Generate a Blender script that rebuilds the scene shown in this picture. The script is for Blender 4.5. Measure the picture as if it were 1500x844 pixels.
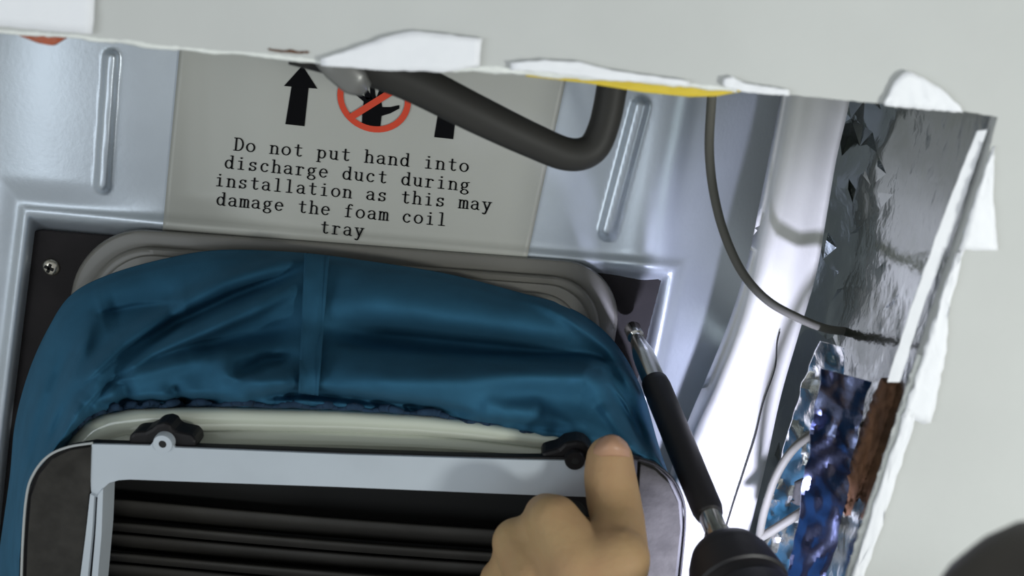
import bpy, bmesh, math, random
import numpy as np
from mathutils import Vector, Matrix, noise

random.seed(7); np.random.seed(7)
for o in list(bpy.data.objects): bpy.data.objects.remove(o)
S = bpy.context.scene
COL = S.collection

# ------------------------------------------------------------------ camera
W_, H_, F_ = 1500.0, 844.0, 1500.0           # frame and focal length in pixels
CAM = np.array([0.0, 0.0, 1.60])             # camera under the ceiling, looking up
ROLL = math.radians(5.25); TILT = math.atan2(452.0, 1500.0)
# world X = picture right, Y = picture down, Z = up; rows expressed in camera (right, down, forward)
ax = np.array([math.cos(ROLL), math.sin(ROLL), 0.0])
dn = np.array([-math.sin(ROLL), math.cos(ROLL), 0.0])
fw = np.array([0, 0, 1.0])
az = math.cos(TILT) * fw - math.sin(TILT) * dn
ay = math.cos(TILT) * dn + math.sin(TILT) * fw
C2W = np.array([ax, ay, az])                 # world = C2W @ cam vector
cd = bpy.data.cameras.new('camera'); cam = bpy.data.objects.new('camera', cd); COL.objects.link(cam)
cd.sensor_width = 36.0; cd.lens = 36.0 * F_ / W_; cd.clip_start = 0.01
r_ = C2W @ np.array([1, 0, 0.]); u_ = C2W @ np.array([0, -1., 0]); b_ = C2W @ np.array([0, 0, -1.])
M = Matrix(((r_[0], u_[0], b_[0], CAM[0]), (r_[1], u_[1], b_[1], CAM[1]), (r_[2], u_[2], b_[2], CAM[2]), (0, 0, 0, 1)))
cam.matrix_world = M
cd.dof.use_dof = True; cd.dof.focus_distance = 0.40; cd.dof.aperture_fstop = 14.0
S.camera = cam

# ------------------------------------------------------------------ light
S.view_settings.view_transform = 'Standard'; S.view_settings.look = 'None'
S.view_settings.gamma = 1.0; S.view_settings.use_curve_mapping = False
S.view_settings.exposure = 0.0
wd = bpy.data.worlds.new('room_light'); S.world = wd; wd.use_nodes = True
bg = wd.node_tree.nodes['Background']; bg.inputs[0].default_value = (0.93, 0.98, 1.0, 1); bg.inputs[1].default_value = 0.41

def P(px, py, h):
    """point h metres above the camera on the ray through a frame pixel"""
    px = np.asarray(px, float); py = np.asarray(py, float); h = np.asarray(h, float)
    v = np.stack([(px - W_ / 2), (py - H_ / 2), np.full_like(px, F_)], -1) @ C2W.T
    return CAM + v * (h / v[..., 2])[..., None]
def V3(px, py, h): return Vector(P(px, py, h))
def px2m(r, h): return r * h / F_

def area(name, loc, target, size, power, color):
    l = bpy.data.lights.new(name, 'AREA'); l.shape = 'RECTANGLE'; l.size, l.size_y = size; l.energy = power; l.color = color
    o = bpy.data.objects.new(name, l); COL.objects.link(o); o.location = loc
    o.rotation_euler = (Vector(target) - Vector(loc)).to_track_quat('-Z', 'Y').to_euler()
    return o
area('added_fill_left', (-0.95, 0.15, 0.85), (-0.1, 0.1, 2.0), (0.6, 0.9), 4.3, (0.86, 0.94, 1.0))  # added area light, no known window; brightens the pan's left side
area('added_key_right', (0.38, 0.10, 1.48), (0, 0.14, 1.92), (0.06, 0.06), 1.35, (0.97, 1.0, 0.96))  # added area light from the right to brighten sleeve and frame

# ------------------------------------------------------------------ materials
def mat(name, col, rough=0.5, metal=0.0, var=0.0, vscale=20, bump=0.0, bscale=60, bdist=0.002, trans=0.0, aniso=None, spec=0.5, sheen=0.0, sss=0.0, coat=0.0, col2=None, stretch=None):
    m = bpy.data.materials.new(name); m.use_nodes = True
    nt = m.node_tree; b = nt.nodes['Principled BSDF']
    b.inputs['Base Color'].default_value = (*col, 1); b.inputs['Roughness'].default_value = rough
    b.inputs['Metallic'].default_value = metal; b.inputs['Specular IOR Level'].default_value = spec
    b.inputs['Transmission Weight'].default_value = trans; b.inputs['Coat Weight'].default_value = coat
    if sheen: b.inputs['Sheen Weight'].default_value = sheen; b.inputs['Sheen Roughness'].default_value = 0.4
    if sss:
        b.inputs['Subsurface Weight'].default_value = sss; b.inputs['Subsurface Radius'].default_value = (0.006, 0.0025, 0.0015); b.inputs['Subsurface Scale'].default_value = 0.6
    tc = nt.nodes.new('ShaderNodeTexCoord'); mp = nt.nodes.new('ShaderNodeMapping')
    nt.links.new(tc.outputs['Object'], mp.inputs[0])
    if stretch: mp.inputs['Scale'].default_value = stretch
    if var or col2:
        n = nt.nodes.new('ShaderNodeTexNoise'); n.inputs['Scale'].default_value = vscale; n.inputs['Detail'].default_value = 5
        nt.links.new(mp.outputs[0], n.inputs['Vector'])
        rp = nt.nodes.new('ShaderNodeValToRGB'); c2 = col2 or tuple(max(0, c * (1 - var)) for c in col)
        rp.color_ramp.elements[0].position = 0.32; rp.color_ramp.elements[1].position = 0.68
        rp.color_ramp.elements[0].color = (*c2, 1); rp.color_ramp.elements[1].color = (*tuple(min(1, c * (1 + var)) for c in col), 1)
        nt.links.new(n.outputs['Fac'], rp.inputs[0]); nt.links.new(rp.outputs[0], b.inputs['Base Color'])
    if bump:
        n = nt.nodes.new('ShaderNodeTexNoise'); n.inputs['Scale'].default_value = bscale; n.inputs['Detail'].default_value = 6
        nt.links.new(mp.outputs[0], n.inputs['Vector'])
        bp = nt.nodes.new('ShaderNodeBump'); bp.inputs['Strength'].default_value = bump; bp.inputs['Distance'].default_value = bdist
        nt.links.new(n.outputs['Fac'], bp.inputs['Height']); nt.links.new(bp.outputs[0], b.inputs['Normal'])
    return m

M_ceil = mat('ceiling_board', (0.60, 0.61, 0.59), 0.8, spec=0.2, var=0.03, vscale=25, bump=0.05, bscale=400)
M_board = mat('board_edge', (0.86, 0.88, 0.84), 0.7, bump=0.5, bscale=300, var=0.06, vscale=150)
M_tape = mat('white_paper_tape', (0.93, 0.94, 0.97), 0.6, bump=0.3, bscale=250, bdist=0.001)
M_galv = mat('galvanised_steel', (0.66, 0.72, 0.79), 0.38, 0.58, var=0.05, vscale=30, bump=0.04, bscale=500, stretch=(1, 1, 1))
M_label = mat('silver_label', (0.475, 0.475, 0.435), 0.5, 0.1, var=0.02)
M_ink = mat('black_ink', (0.004, 0.004, 0.005), 0.8, spec=0.1)
M_red = mat('red_ink', (0.72, 0.075, 0.035), 0.6, spec=0.2)
M_blackpl = mat('black_plastic', (0.010, 0.009, 0.010), 0.5, spec=0.25, var=0.2, vscale=60)
M_flange = mat('flange_black', (0.022, 0.019, 0.020), 0.6, spec=0.15, var=0.25, vscale=50)
M_collar = mat('smoky_plastic', (0.17, 0.163, 0.145), 0.38, var=0.05, vscale=15, coat=0.1)
M_clear = mat('milky_plastic', (0.70, 0.74, 0.62), 0.16, trans=0.15, coat=0.5, var=0.03)
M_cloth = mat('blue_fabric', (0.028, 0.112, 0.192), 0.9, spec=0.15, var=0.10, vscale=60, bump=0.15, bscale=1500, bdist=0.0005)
M_hem_shade = mat('blue_hem_shade', (0.010, 0.035, 0.075), 0.9, var=0.2, vscale=90)  # darker than the cloth: shade of the gathers put into the colour
M_face = mat('silver_face', (0.50, 0.55, 0.60), 0.5, 0.2, var=0.04, vscale=40)
M_foam = mat('dark_foam', (0.036, 0.034, 0.031), 0.9, spec=0.15, var=0.25, vscale=120, bump=0.2, bscale=600)
M_rim = mat('grey_rim', (0.40, 0.42, 0.42), 0.5)
M_slat = mat('louvre_grey', (0.045, 0.042, 0.038), 0.6, spec=0.3, var=0.15, vscale=60)
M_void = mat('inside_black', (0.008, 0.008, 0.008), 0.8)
M_chrome = mat('chrome', (0.72, 0.70, 0.66), 0.18, 1.0)
M_screw = mat('screw_steel', (0.62, 0.58, 0.50), 0.28, 1.0)
M_rubber = mat('black_rubber', (0.014, 0.012, 0.014), 0.5)
M_pipe = mat('dark_pipe', (0.036, 0.035, 0.032), 0.55, var=0.1, spec=0.25)
M_clip = mat('grey_clip', (0.20, 0.20, 0.19), 0.35, 0.3)
M_cable = mat('grey_cable', (0.13, 0.127, 0.11), 0.6, spec=0.2)
M_yellow = mat('yellow_plastic', (0.80, 0.60, 0.05), 0.5)
M_orange = mat('orange_red', (0.62, 0.13, 0.05), 0.5, col2=(0.40, 0.12, 0.06), vscale=120)
M_white = mat('white_foam', (0.84, 0.83, 0.79), 0.55, var=0.03, vscale=30, bump=0.1, bscale=150)
M_wood = mat('brown_wood', (0.20, 0.10, 0.055), 0.8, spec=0.2, col2=(0.08, 0.045, 0.03), vscale=40, stretch=(8, 1, 1), bump=0.3, bscale=80)
M_foil = mat('aluminium_foil', (0.42, 0.44, 0.415), 0.14, 1.0, bump=0.35, bscale=60, bdist=0.003)
M_foil_led = mat('led_lit_foil', (0.78, 0.79, 0.76), 0.24, 1.0, bump=0.4, bscale=80, bdist=0.003)  # lighter copy of the foil: LED reflection put into the colour
M_foil_blue_refl = mat('blue_reflection_foil', (0.14, 0.16, 0.27), 0.25, 1.0, bump=0.35, bscale=45, bdist=0.003)  # sleeve's blue reflection put into the foil colour
M_skin = mat('skin', (0.43, 0.290, 0.145), 0.6, var=0.05, vscale=60, bump=0.2, bscale=420, bdist=0.001, sss=0.15, spec=0.25, col2=(0.42, 0.255, 0.135))
M_nail = mat('nail', (0.47, 0.27, 0.17), 0.42, spec=0.3)
M_dark = mat('dark_brown', (0.040, 0.034, 0.028), 0.6, var=0.2, vscale=30)
M_led = mat('led_lens', (0.9, 0.9, 0.95), 0.2)
M_light_lid = mat('light_lid_grey', (0.20, 0.20, 0.20), 0.8)  # grey of the unseen lid added to block light

# ------------------------------------------------------------------ helpers
def link(name, me, m, parent=None, smooth=True):
    o = bpy.data.objects.new(name, me); COL.objects.link(o)
    me.materials.append(m)
    if smooth:
        for p in me.polygons: p.use_smooth = True
    if parent: o.parent = parent
    return o
def tag(o, label, cat, group=None):
    o['label'] = label; o['category'] = cat
    if group: o['group'] = group
    return o
def struct(o, label=None):
    o['kind'] = 'structure'
    if label: o['label'] = label
    return o
def empty(name, loc):
    o = bpy.data.objects.new(name, None); COL.objects.link(o); o.location = loc; o.empty_display_size = 0.01
    return o
def setparent(child, root):
    child.parent = root; child.matrix_parent_inverse = Matrix.Translation(-Vector(root.location))
def mesh(name, verts, faces, m, parent=None, smooth=True, fix=True):
    me = bpy.data.meshes.new(name)
    bm = bmesh.new()
    vs = [bm.verts.new(tuple(v)) for v in verts]
    for f in faces:
        try: bm.faces.new([vs[i] for i in f])
        except ValueError: pass
    if fix: bmesh.ops.recalc_face_normals(bm, faces=bm.faces)
    bm.to_mesh(me); bm.free()
    o = link(name, me, m, None, smooth)
    if parent: setparent(o, parent)
    return o
def gridfaces(n, k, off=0, flip=False):
    fs = []
    for i in range(n - 1):
        for j in range(k - 1):
            a = off + i * k + j; q = (a, a + 1, a + k + 1, a + k)
            fs.append(q[::-1] if flip else q)
    return fs
def catmull(pts, n):
    pts = np.array(pts, float); k = len(pts)
    ext = np.vstack([2 * pts[0] - pts[1], pts, 2 * pts[-1] - pts[-2]])
    t = np.linspace(0, k - 1 - 1e-9, n); i = t.astype(int); f = (t - i)[:, None]
    p0, p1, p2, p3 = ext[i], ext[i + 1], ext[i + 2], ext[i + 3]
    return 0.5 * ((2 * p1) + (-p0 + p2) * f + (2 * p0 - 5 * p1 + 4 * p2 - p3) * f ** 2 + (-p0 + 3 * p1 - 3 * p2 + p3) * f ** 3)
def resample(pts, n):
    pts = np.array(pts, float); d = np.r_[0, np.cumsum(np.linalg.norm(np.diff(pts[:, :2], axis=0), axis=1))]
    t = np.linspace(0, d[-1], n)
    return np.stack([np.interp(t, d, pts[:, c]) for c in range(pts.shape[1])], 1)
def slab(name, G, thick, m, parent=None, smooth=True):
    """closed sheet: grid of world points (n,k,3) with thickness upwards (away from the viewer)"""
    n, k = G.shape[:2]
    A = G.reshape(-1, 3); B = A + np.array([0, 0, thick]); N = n * k
    fs = gridfaces(n, k) + gridfaces(n, k, N, True)
    for i in range(n - 1):
        fs.append((i * k, (i + 1) * k, N + (i + 1) * k, N + i * k))
        a = i * k + k - 1; b2 = a + k; fs.append((a, N + a, N + b2, b2))
    for j in range(k - 1):
        fs.append((j, N + j, N + j + 1, j + 1))
        a = (n - 1) * k + j; fs.append((a, a + 1, N + a + 1, N + a))
    return mesh(name, np.vstack([A, B]), fs, m, parent, smooth)
def strip(name, top, bot, h, m, thick=0.0008, n=24, k=6, jit=0.0, edge=0.0, parent=None, smooth=True, hb=None):
    """sheet lofted between two pixel polylines at height h (optionally hb at the second line)"""
    a = resample(top, n); b = resample(bot, n); hb = h if hb is None else hb
    t = np.linspace(0, 1, k)[None, :, None]
    G = a[:, None, :2] * (1 - t) + b[:, None, :2] * t
    if edge: G = G + np.random.uniform(-edge, edge, G.shape)
    hh = h * (1 - t[..., 0]) + hb * t[..., 0] + np.random.uniform(-jit, jit, G.shape[:2])
    return slab(name, P(G[..., 0], G[..., 1], hh), thick, m, parent, smooth)
def tube(name, pts, rad, m, parent=None, n=120, seg=16, flat=1.0):
    """round tube through world points"""
    C = catmull(pts, n); R = np.interp(np.linspace(0, 1, n), np.linspace(0, 1, len(rad)), rad) if hasattr(rad, '__len__') else np.full(n, rad)
    T = np.gradient(C, axis=0); T /= np.linalg.norm(T, axis=1)[:, None]
    up = np.array([0, 0, 1.0]); vs = []; fs = []
    for i in range(n):
        s = np.cross(T[i], up); s /= np.linalg.norm(s) + 1e-9; q = np.cross(s, T[i])
        for j in range(seg):
            a = 2 * math.pi * j / seg; vs.append(C[i] + R[i] * (math.cos(a) * s + flat * math.sin(a) * q))
    for i in range(n - 1):
        for j in range(seg):
            j2 = (j + 1) % seg; fs.append((i * seg + j, i * seg + j2, (i + 1) * seg + j2, (i + 1) * seg + j))
    fs.append(tuple(range(seg))); fs.append(tuple(range((n - 1) * seg, n * seg)))
    return mesh(name, vs, fs, m, parent)
def lathe(name, A, B, prof, m, parent=None, seg=40):
    """profile of (fraction along A->B, radius) spun about the axis"""
    A = np.array(A); B = np.array(B); d = B - A; T = d / np.linalg.norm(d)
    s = np.cross(T, [0.3, 1, 0.2]); s /= np.linalg.norm(s); q = np.cross(T, s); vs = []; fs = []
    for f, r in prof:
        for j in range(seg):
            a = 2 * math.pi * j / seg; vs.append(A + d * f + r * (math.cos(a) * s + math.sin(a) * q))
    n = len(prof)
    for i in range(n - 1):
        for j in range(seg):
            j2 = (j + 1) % seg; fs.append((i * seg + j, i * seg + j2, (i + 1) * seg + j2, (i + 1) * seg + j))
    fs.append(tuple(range(seg))); fs.append(tuple(range((n - 1) * seg, n * seg)))
    o = mesh(name, vs, fs, m, parent)
    md = o.modifiers.new('edges', 'EDGE_SPLIT'); md.split_angle = math.radians(40)
    return o
def poly_plate(name, loop, h, thick, m, parent=None, hole=None, bevel=0.0):
    """plate with a pixel outline (and optional same-length hole outline), front at h"""
    L = np.array(loop, float); n = len(L)
    if hole is None:
        A = P(L[:, 0], L[:, 1], np.full(n, h)); B = A + [0, 0, thick]
        fs = [tuple(range(n)), tuple(range(n, 2 * n))] + [(i, (i + 1) % n, n + (i + 1) % n, n + i) for i in range(n)]
        o = mesh(name, np.vstack([A, B]), fs, m, parent, smooth=False)
    else:
        K = np.array(hole, float)
        A = P(L[:, 0], L[:, 1], np.full(n, h)); B = P(K[:, 0], K[:, 1], np.full(n, h)); z = np.array([0, 0, thick])
        vs = np.vstack([A, B, A + z, B + z]); fs = []
        for i in range(n):
            j = (i + 1) % n
            fs += [(i, j, n + j, n + i), (2 * n + i, 3 * n + i, 3 * n + j, 2 * n + j), (i, 2 * n + i, 2 * n + j, j), (n + i, n + j, 3 * n + j, 3 * n + i)]
        o = mesh(name, vs, fs, m, parent, smooth=False)
    if bevel:
        md = o.modifiers.new('bevel', 'BEVEL'); md.width = bevel; md.segments = 2; md.limit_method = 'ANGLE'
    return o
def segdist(px, py, line):
    """distance from pixels to a polyline, and fraction along it"""
    line = np.array(line, float); best = np.full(px.shape, 1e9); fr = np.zeros(px.shape)
    L = np.linalg.norm(np.diff(line, axis=0), axis=1); tot = L.sum(); acc = 0
    for (a, b, l) in zip(line[:-1], line[1:], L):
        d = b - a; t = np.clip(((px - a[0]) * d[0] + (py - a[1]) * d[1]) / (l * l), 0, 1)
        q = np.hypot(px - a[0] - t * d[0], py - a[1] - t * d[1]); k = q < best
        best = np.where(k, q, best); fr = np.where(k, (acc + t * l) / tot, fr); acc += l
    return best, fr
def sstep(a, b, x):
    t = np.clip((x - a) / (b - a), 0, 1); return t * t * (3 - 2 * t)
def snoise(x, y, sc, seed=0):
    x = np.asarray(x); y = np.asarray(y)
    return np.array([noise.noise(Vector((a * sc, b * sc, seed))) for a, b in zip(x.ravel(), y.ravel())]).reshape(x.shape)

HC = 0.262      # ceiling underside above the camera
HP = 0.400      # base pan
HF = 0.305      # front of the hand-held duct frame

# ------------------------------------------------------------------ setting: ceiling, cut-out, light-blocking lid
top_edge = [(-760, -24), (-260, 20), (0, 44), (120, 52), (250, 68), (390, 79), (480, 90), (600, 96), (720, 100), (830, 109), (960, 117), (1080, 130), (1160, 139), (1260, 149), (1350, 158), (1420, 164), (1462, 172)]
right_edge = [(1462, 172), (1440, 250), (1400, 372), (1352, 520), (1310, 650), (1275, 755), (1245, 850), (1190, 1020), (1050, 1480)]
bot_edge = [(1050, 1480), (400, 1420), (-960, 1300)]
left_edge = [(-960, 1300), (-830, 560), (-760, -24)]
def loop_px(n1, n2, n3, n4):
    return np.vstack([resample(top_edge, n1)[:-1], resample(right_edge, n2)[:-1], resample(bot_edge, n3)[:-1], resample(left_edge, n4)[:-1]])
LP = loop_px(220, 110, 40, 30)
LP[:, :2] += np.random.uniform(-0.7, 0.7, LP.shape)
inner = P(LP[:, 0], LP[:, 1], np.full(len(LP), HC)); nI = len(inner)
cen = np.array([inner[:, 0].mean(), inner[:, 1].mean(), 0])
outer = inner.copy()
for i in range(nI):
    d = inner[i] - cen; d[2] = 0; s = 1.6 / max(abs(d[0]), abs(d[1])); outer[i] = [cen[0] + d[0] * s, cen[1] + d[1] * s, inner[i][2]]
z = np.array([0, 0, 0.004]); vs = np.vstack([inner, outer, inner + z, outer + z]); fs = []
for i in range(nI):
    j = (i + 1) % nI
    fs += [(i, j, nI + j, nI + i), (2 * nI + i, 2 * nI + j, 3 * nI + j, 3 * nI + i), (i, j, 2 * nI + j, 2 * nI + i), (nI + i, nI + j, 3 * nI + j, 3 * nI + i)]
ceiling = struct(mesh('ceiling', vs, fs, M_ceil, smooth=False), 'pale grey ceiling panel with a rough rectangular cut-out')

# ragged pale cut edge of the board (lumpy bead along the lip)
def edge_bead(name, line, h, rpx, m, seed, parent, n=220):
    C = resample(line, n); pts = []; vs = []; fs = []; seg = 8
    for i in range(n):
        a = C[max(i - 1, 0)]; b = C[min(i + 1, n - 1)]; t = (b - a) / (np.linalg.norm(b - a) + 1e-9); nn = np.array([-t[1], t[0]])
        r = rpx * (0.55 + 0.9 * abs(noise.noise(Vector((i * 0.11, seed, 0)))) + 0.5 * abs(noise.noise(Vector((i * 0.45, seed, 3)))))
        off = rpx * 0.5 * noise.noise(Vector((i * 0.2, seed, 7)))
        for j in range(seg):
            q = 2 * math.pi * j / seg; p = C[i] + nn * (off + r * math.cos(q))
            vs.append(P(p[0], p[1], h + px2m(r, h) * 0.6 * math.sin(q)))
    for i in range(n - 1):
        for j in range(seg):
            k = (j + 1) % seg; fs.append((i * seg + j, i * seg + k, (i + 1) * seg + k, (i + 1) * seg + j))
    fs += [tuple(range(seg)), tuple(range((n - 1) * seg, n * seg))]
    o = mesh(name, vs, fs, m, parent); return o
lip = edge_bead('torn_edge', [(x, y + 1) for x, y in top_edge if x < 1100], HC + 0.0005, 6.5, M_board, 1.0, ceiling)
lip2 = edge_bead('torn_edge', [(x - 3, y) for x, y in right_edge if y > 480 and y < 1200], HC + 0.0005, 7, M_board, 2.0, ceiling)
edge_bead('wood_splinter', [(393, 72), (410, 75), (430, 76), (452, 77)], HC - 0.0002, 2.4, M_wood, 4.0, ceiling, n=24)

# roof void sides (foil faced) and an unseen lid added to block light from above
def side_wall(name, line, h0, h1, m, inset=0.0, n=40, k=12, amp=0.004, label=None):
    a = resample(line, n); A = P(a[:, 0], a[:, 1], np.full(n, h0))
    t = np.linspace(0, 1, k)[None, :, None]; G = np.repeat(A[:, None, :], k, 1).copy(); G[..., 2] += (h1 - h0) * t[..., 0]
    nrm = np.array([A[-1][1] - A[0][1], -(A[-1][0] - A[0][0]), 0]); nrm /= np.linalg.norm(nrm)
    G += nrm * (np.random.uniform(-amp, amp, (n, k))[..., None]); G[..., :2] += (nrm * 0.006)[:2]
    o = mesh(name, G.reshape(-1, 3), gridfaces(n, k), m, smooth=False); return struct(o, label)
side_wall('wall_back', top_edge, HC + 0.004, 0.47, M_foil, label='foil lined side of the roof opening behind the upper edge')
side_wall('wall_left', left_edge, HC + 0.004, 0.47, M_white, amp=0.0004, label='pale side of the roof opening on the left')
side_wall('wall_front', bot_edge, HC + 0.004, 0.47, M_white, amp=0.0004, label='pale side of the roof opening on the near side')
q = [(-900, -900), (2000, -900), (2000, 2000), (-900, 2000)]
struct(poly_plate('roof', q, 0.475, 0.004, M_light_lid), 'unseen lid added above the opening to block light')

# crumpled foil on the right side of the opening
E0 = resample(right_edge, 200); E0 = E0[E0[:, 1] < 1100]
E1 = [(1238, 60), (1240, 140), (1222, 210), (1205, 290), (1190, 380), (1172, 460), (1150, 540), (1128, 640), (1104, 740), (1076, 850), (1040, 990), (1015, 1080)]
def creased(o, deg):
    md = o.modifiers.new('creases', 'EDGE_SPLIT'); md.split_angle = math.radians(deg); return o
def crumple(x, y, sc, seed):
    return (1 - 2 * np.abs(snoise(x, y, sc, seed))) * 0.6 + 0.45 * (1 - 2 * np.abs(snoise(x, y, sc * 2.3, seed + 3))) + 0.25 * snoise(x, y, sc * 5, seed + 5)
def foil_grid(name, n, k, u0, u1, m, amp, parent=None, v0=0.0, v1=1.0, hshift=0.0, edge=5.0):
    a = resample(E0, 240); b = resample(E1, 240)
    us = np.linspace(u0, u1, n)[:, None] + np.random.uniform(-0.4, 0.4, (n, k)) * (u1 - u0) / n
    ts = np.linspace(v0, v1, k)[None, :] + np.random.uniform(-0.35, 0.35, (n, k)) * (v1 - v0) / k
    ts[:, 0] = v0; ts[:, -1] = v1; us[0] = u0; us[-1] = u1
    idx = np.clip(us, 0, 1) * 239
    ia = [np.interp(idx, np.arange(240), a[:, c]) for c in (0, 1)]; ib = [np.interp(idx, np.arange(240), b[:, c]) for c in (0, 1)]
    gx = ia[0] * (1 - ts) + ib[0] * ts; gy = ia[1] * (1 - ts) + ib[1] * ts
    h = HC + 0.003 + (0.385 - HC) * ts ** 0.9 + hshift + crumple(gx, gy, 0.009, 31) * amp * (0.45 + 1.0 * sstep(.45, .8, ts)) + np.random.uniform(-1, 1, (n, k)) * (0.0002 + 0.0022 * sstep(.5, .72, ts))
    h[:, 0] = np.maximum(h[:, 0], HC + 0.002)
    G = P(gx, gy, h); verts = G.reshape(-1, 3); fs = []
    for i in range(n - 1):
        for j in range(k - 1):
            q = i * k + j
            fs += [(q, q + 1, q + k), (q + 1, q + k + 1, q + k)] if (i + j) % 2 else [(q, q + 1, q + k + 1), (q, q + k + 1, q + k)]
    return creased(mesh(name, verts, fs, m, parent, smooth=True), 22)
wr = struct(foil_grid('wall_right', 40, 14, 0, 1, M_foil, 0.007), 'crumpled foil facing on the right side of the opening')

# white foam lip between pan and foil
a = catmull([(1158, 60), (1154, 140), (1138, 230), (1122, 310), (1104, 395), (1078, 480), (1046, 560), (1012, 640), (985, 720), (955, 844), (930, 980)], 80)
b = catmull([(1250, 60), (1246, 140), (1226, 230), (1212, 310), (1196, 400), (1170, 490), (1144, 580), (1122, 680), (1100, 770), (1078, 850), (1045, 980)], 80)
t = np.linspace(0, 1, 14)[None, :, None]; G = a[:, None] * (1 - t) + b[:, None] * t
hh = 0.368 - 0.004 * sstep(0, .25, t[..., 0]) + 0.004 * sstep(.55, 1.0, t[..., 0]) + 0.0 * G[..., 0]
hh[:, 0] += 0.006
hh += 0.0004 * snoise(G[..., 0], G[..., 1], 0.02, 5)
lipo = struct(slab('trim_1', P(G[..., 0], G[..., 1], hh), 0.012, M_white), 'smooth white foam lip between steel pan and foil')
# crack line along the lip
ck = [(1142, 486), (1138, 505), (1135, 540), (1118, 590), (1106, 640), (1090, 690), (1072, 745), (1058, 795), (1050, 850)]
tube('crack', [P(x, y, 0.3637) for x, y in ck], 0.00028, M_pipe, lipo, n=60, seg=6)

# ------------------------------------------------------------------ base pan
recess = [(38, 316), (985, 398), (930, 640), (800, 1230), (-60, 1160), (4, 640)]
def recess_sd(px, py):
    """signed px distance to the recess outline, positive inside (convex polygon)"""
    d = np.full(px.shape, 1e9); R_ = np.array(recess, float)
    for p, q in zip(R_, np.roll(R_, -1, 0)):
        e = q - p; nn = np.array([-e[1], e[0]]) / np.hypot(*e); d = np.minimum(d, (px - p[0]) * nn[0] + (py - p[1]) * nn[1])
    return d
edge_line = [(1158, 60), (1154, 140), (1138, 230), (1122, 310), (1104, 395), (1078, 480), (1046, 560), (1012, 640), (985, 720), (955, 844), (930, 980)]
el = np.array(edge_line, float)
def pan_h(px, py):
    px = np.asarray(px, float); py = np.asarray(py, float)
    h = np.full(px.shape, HP)
    d = recess_sd(px, py)
    h = h + 0.007 * sstep(2, 18, d) - 0.0022 * np.exp(-((d + 6) / 9.0) ** 2)
    for line, w in (([(163, 84), (150, 272)], 13), ([(938, 155), (890, 338)], 15)):
        q, f = segdist(px, py, line)
        h = h - 0.0034 * (1 - sstep(w * 0.35, w, q))
    ex = np.interp(py, el[:, 1], el[:, 0])
    s = np.clip((px - (ex - 190)) / 200, 0, 3)
    h = h + (0.055 - 0.046 * sstep(250, 520, py)) * s ** 1.9
    # swells added to the sheet to steer its reflections, darker left of label
    h = h - 0.0035 * np.exp(-((px - 60) / 120.0) ** 2) * (1 - sstep(-60, 0, d)) + 0.0050 * np.exp(-((px - 290) / 75.0) ** 2) * (1 - sstep(-60, 0, d))
    h = h - 0.004 * np.exp(-((px - 1010 + 0.22 * (py - 150)) / 50.0) ** 2)
    return h
xs = np.arange(-560, 1215, 4.0); ys = np.arange(-60, 1290, 4.0)
gx, gy = np.meshgrid(xs, ys, indexing='ij'); G = P(gx, gy, pan_h(gx, gy))
pan = empty('base_pan', P(500, 250, HP))
tag(pan, 'galvanised steel base pan with pressed ribs seen through the ceiling cut-out', 'base pan')
pm = mesh('steel_sheet', G.reshape(-1, 3), gridfaces(len(xs), len(ys)), M_galv, pan)

# ------------------------------------------------------------------ warning label with printing
lab = empty('warning_label', P(520, 230, HP - 0.001))
tag(lab, 'silver grey warning label with arrows, hand symbol and printed text on steel pan', 'label')
LT = [(266, 40), (836, 85)]; LB = [(238, 338), (770, 388)]
n, k = 70, 60; a = resample(LT, n); b = resample(LB, n); t = np.linspace(0, 1, k)[None, :, None]
G = a[:, None] * (1 - t) + b[:, None] * t
hl = pan_h(G[..., 0], G[..., 1]) - 0.0012; hl = np.minimum(hl, HP + 0.0035)
slab('sheet', P(G[..., 0], G[..., 1], hl), 0.0003, M_label, lab)
def lab_h(px, py): return np.minimum(pan_h(px, py) - 0.0012, HP + 0.0035) - 0.0003

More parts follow.
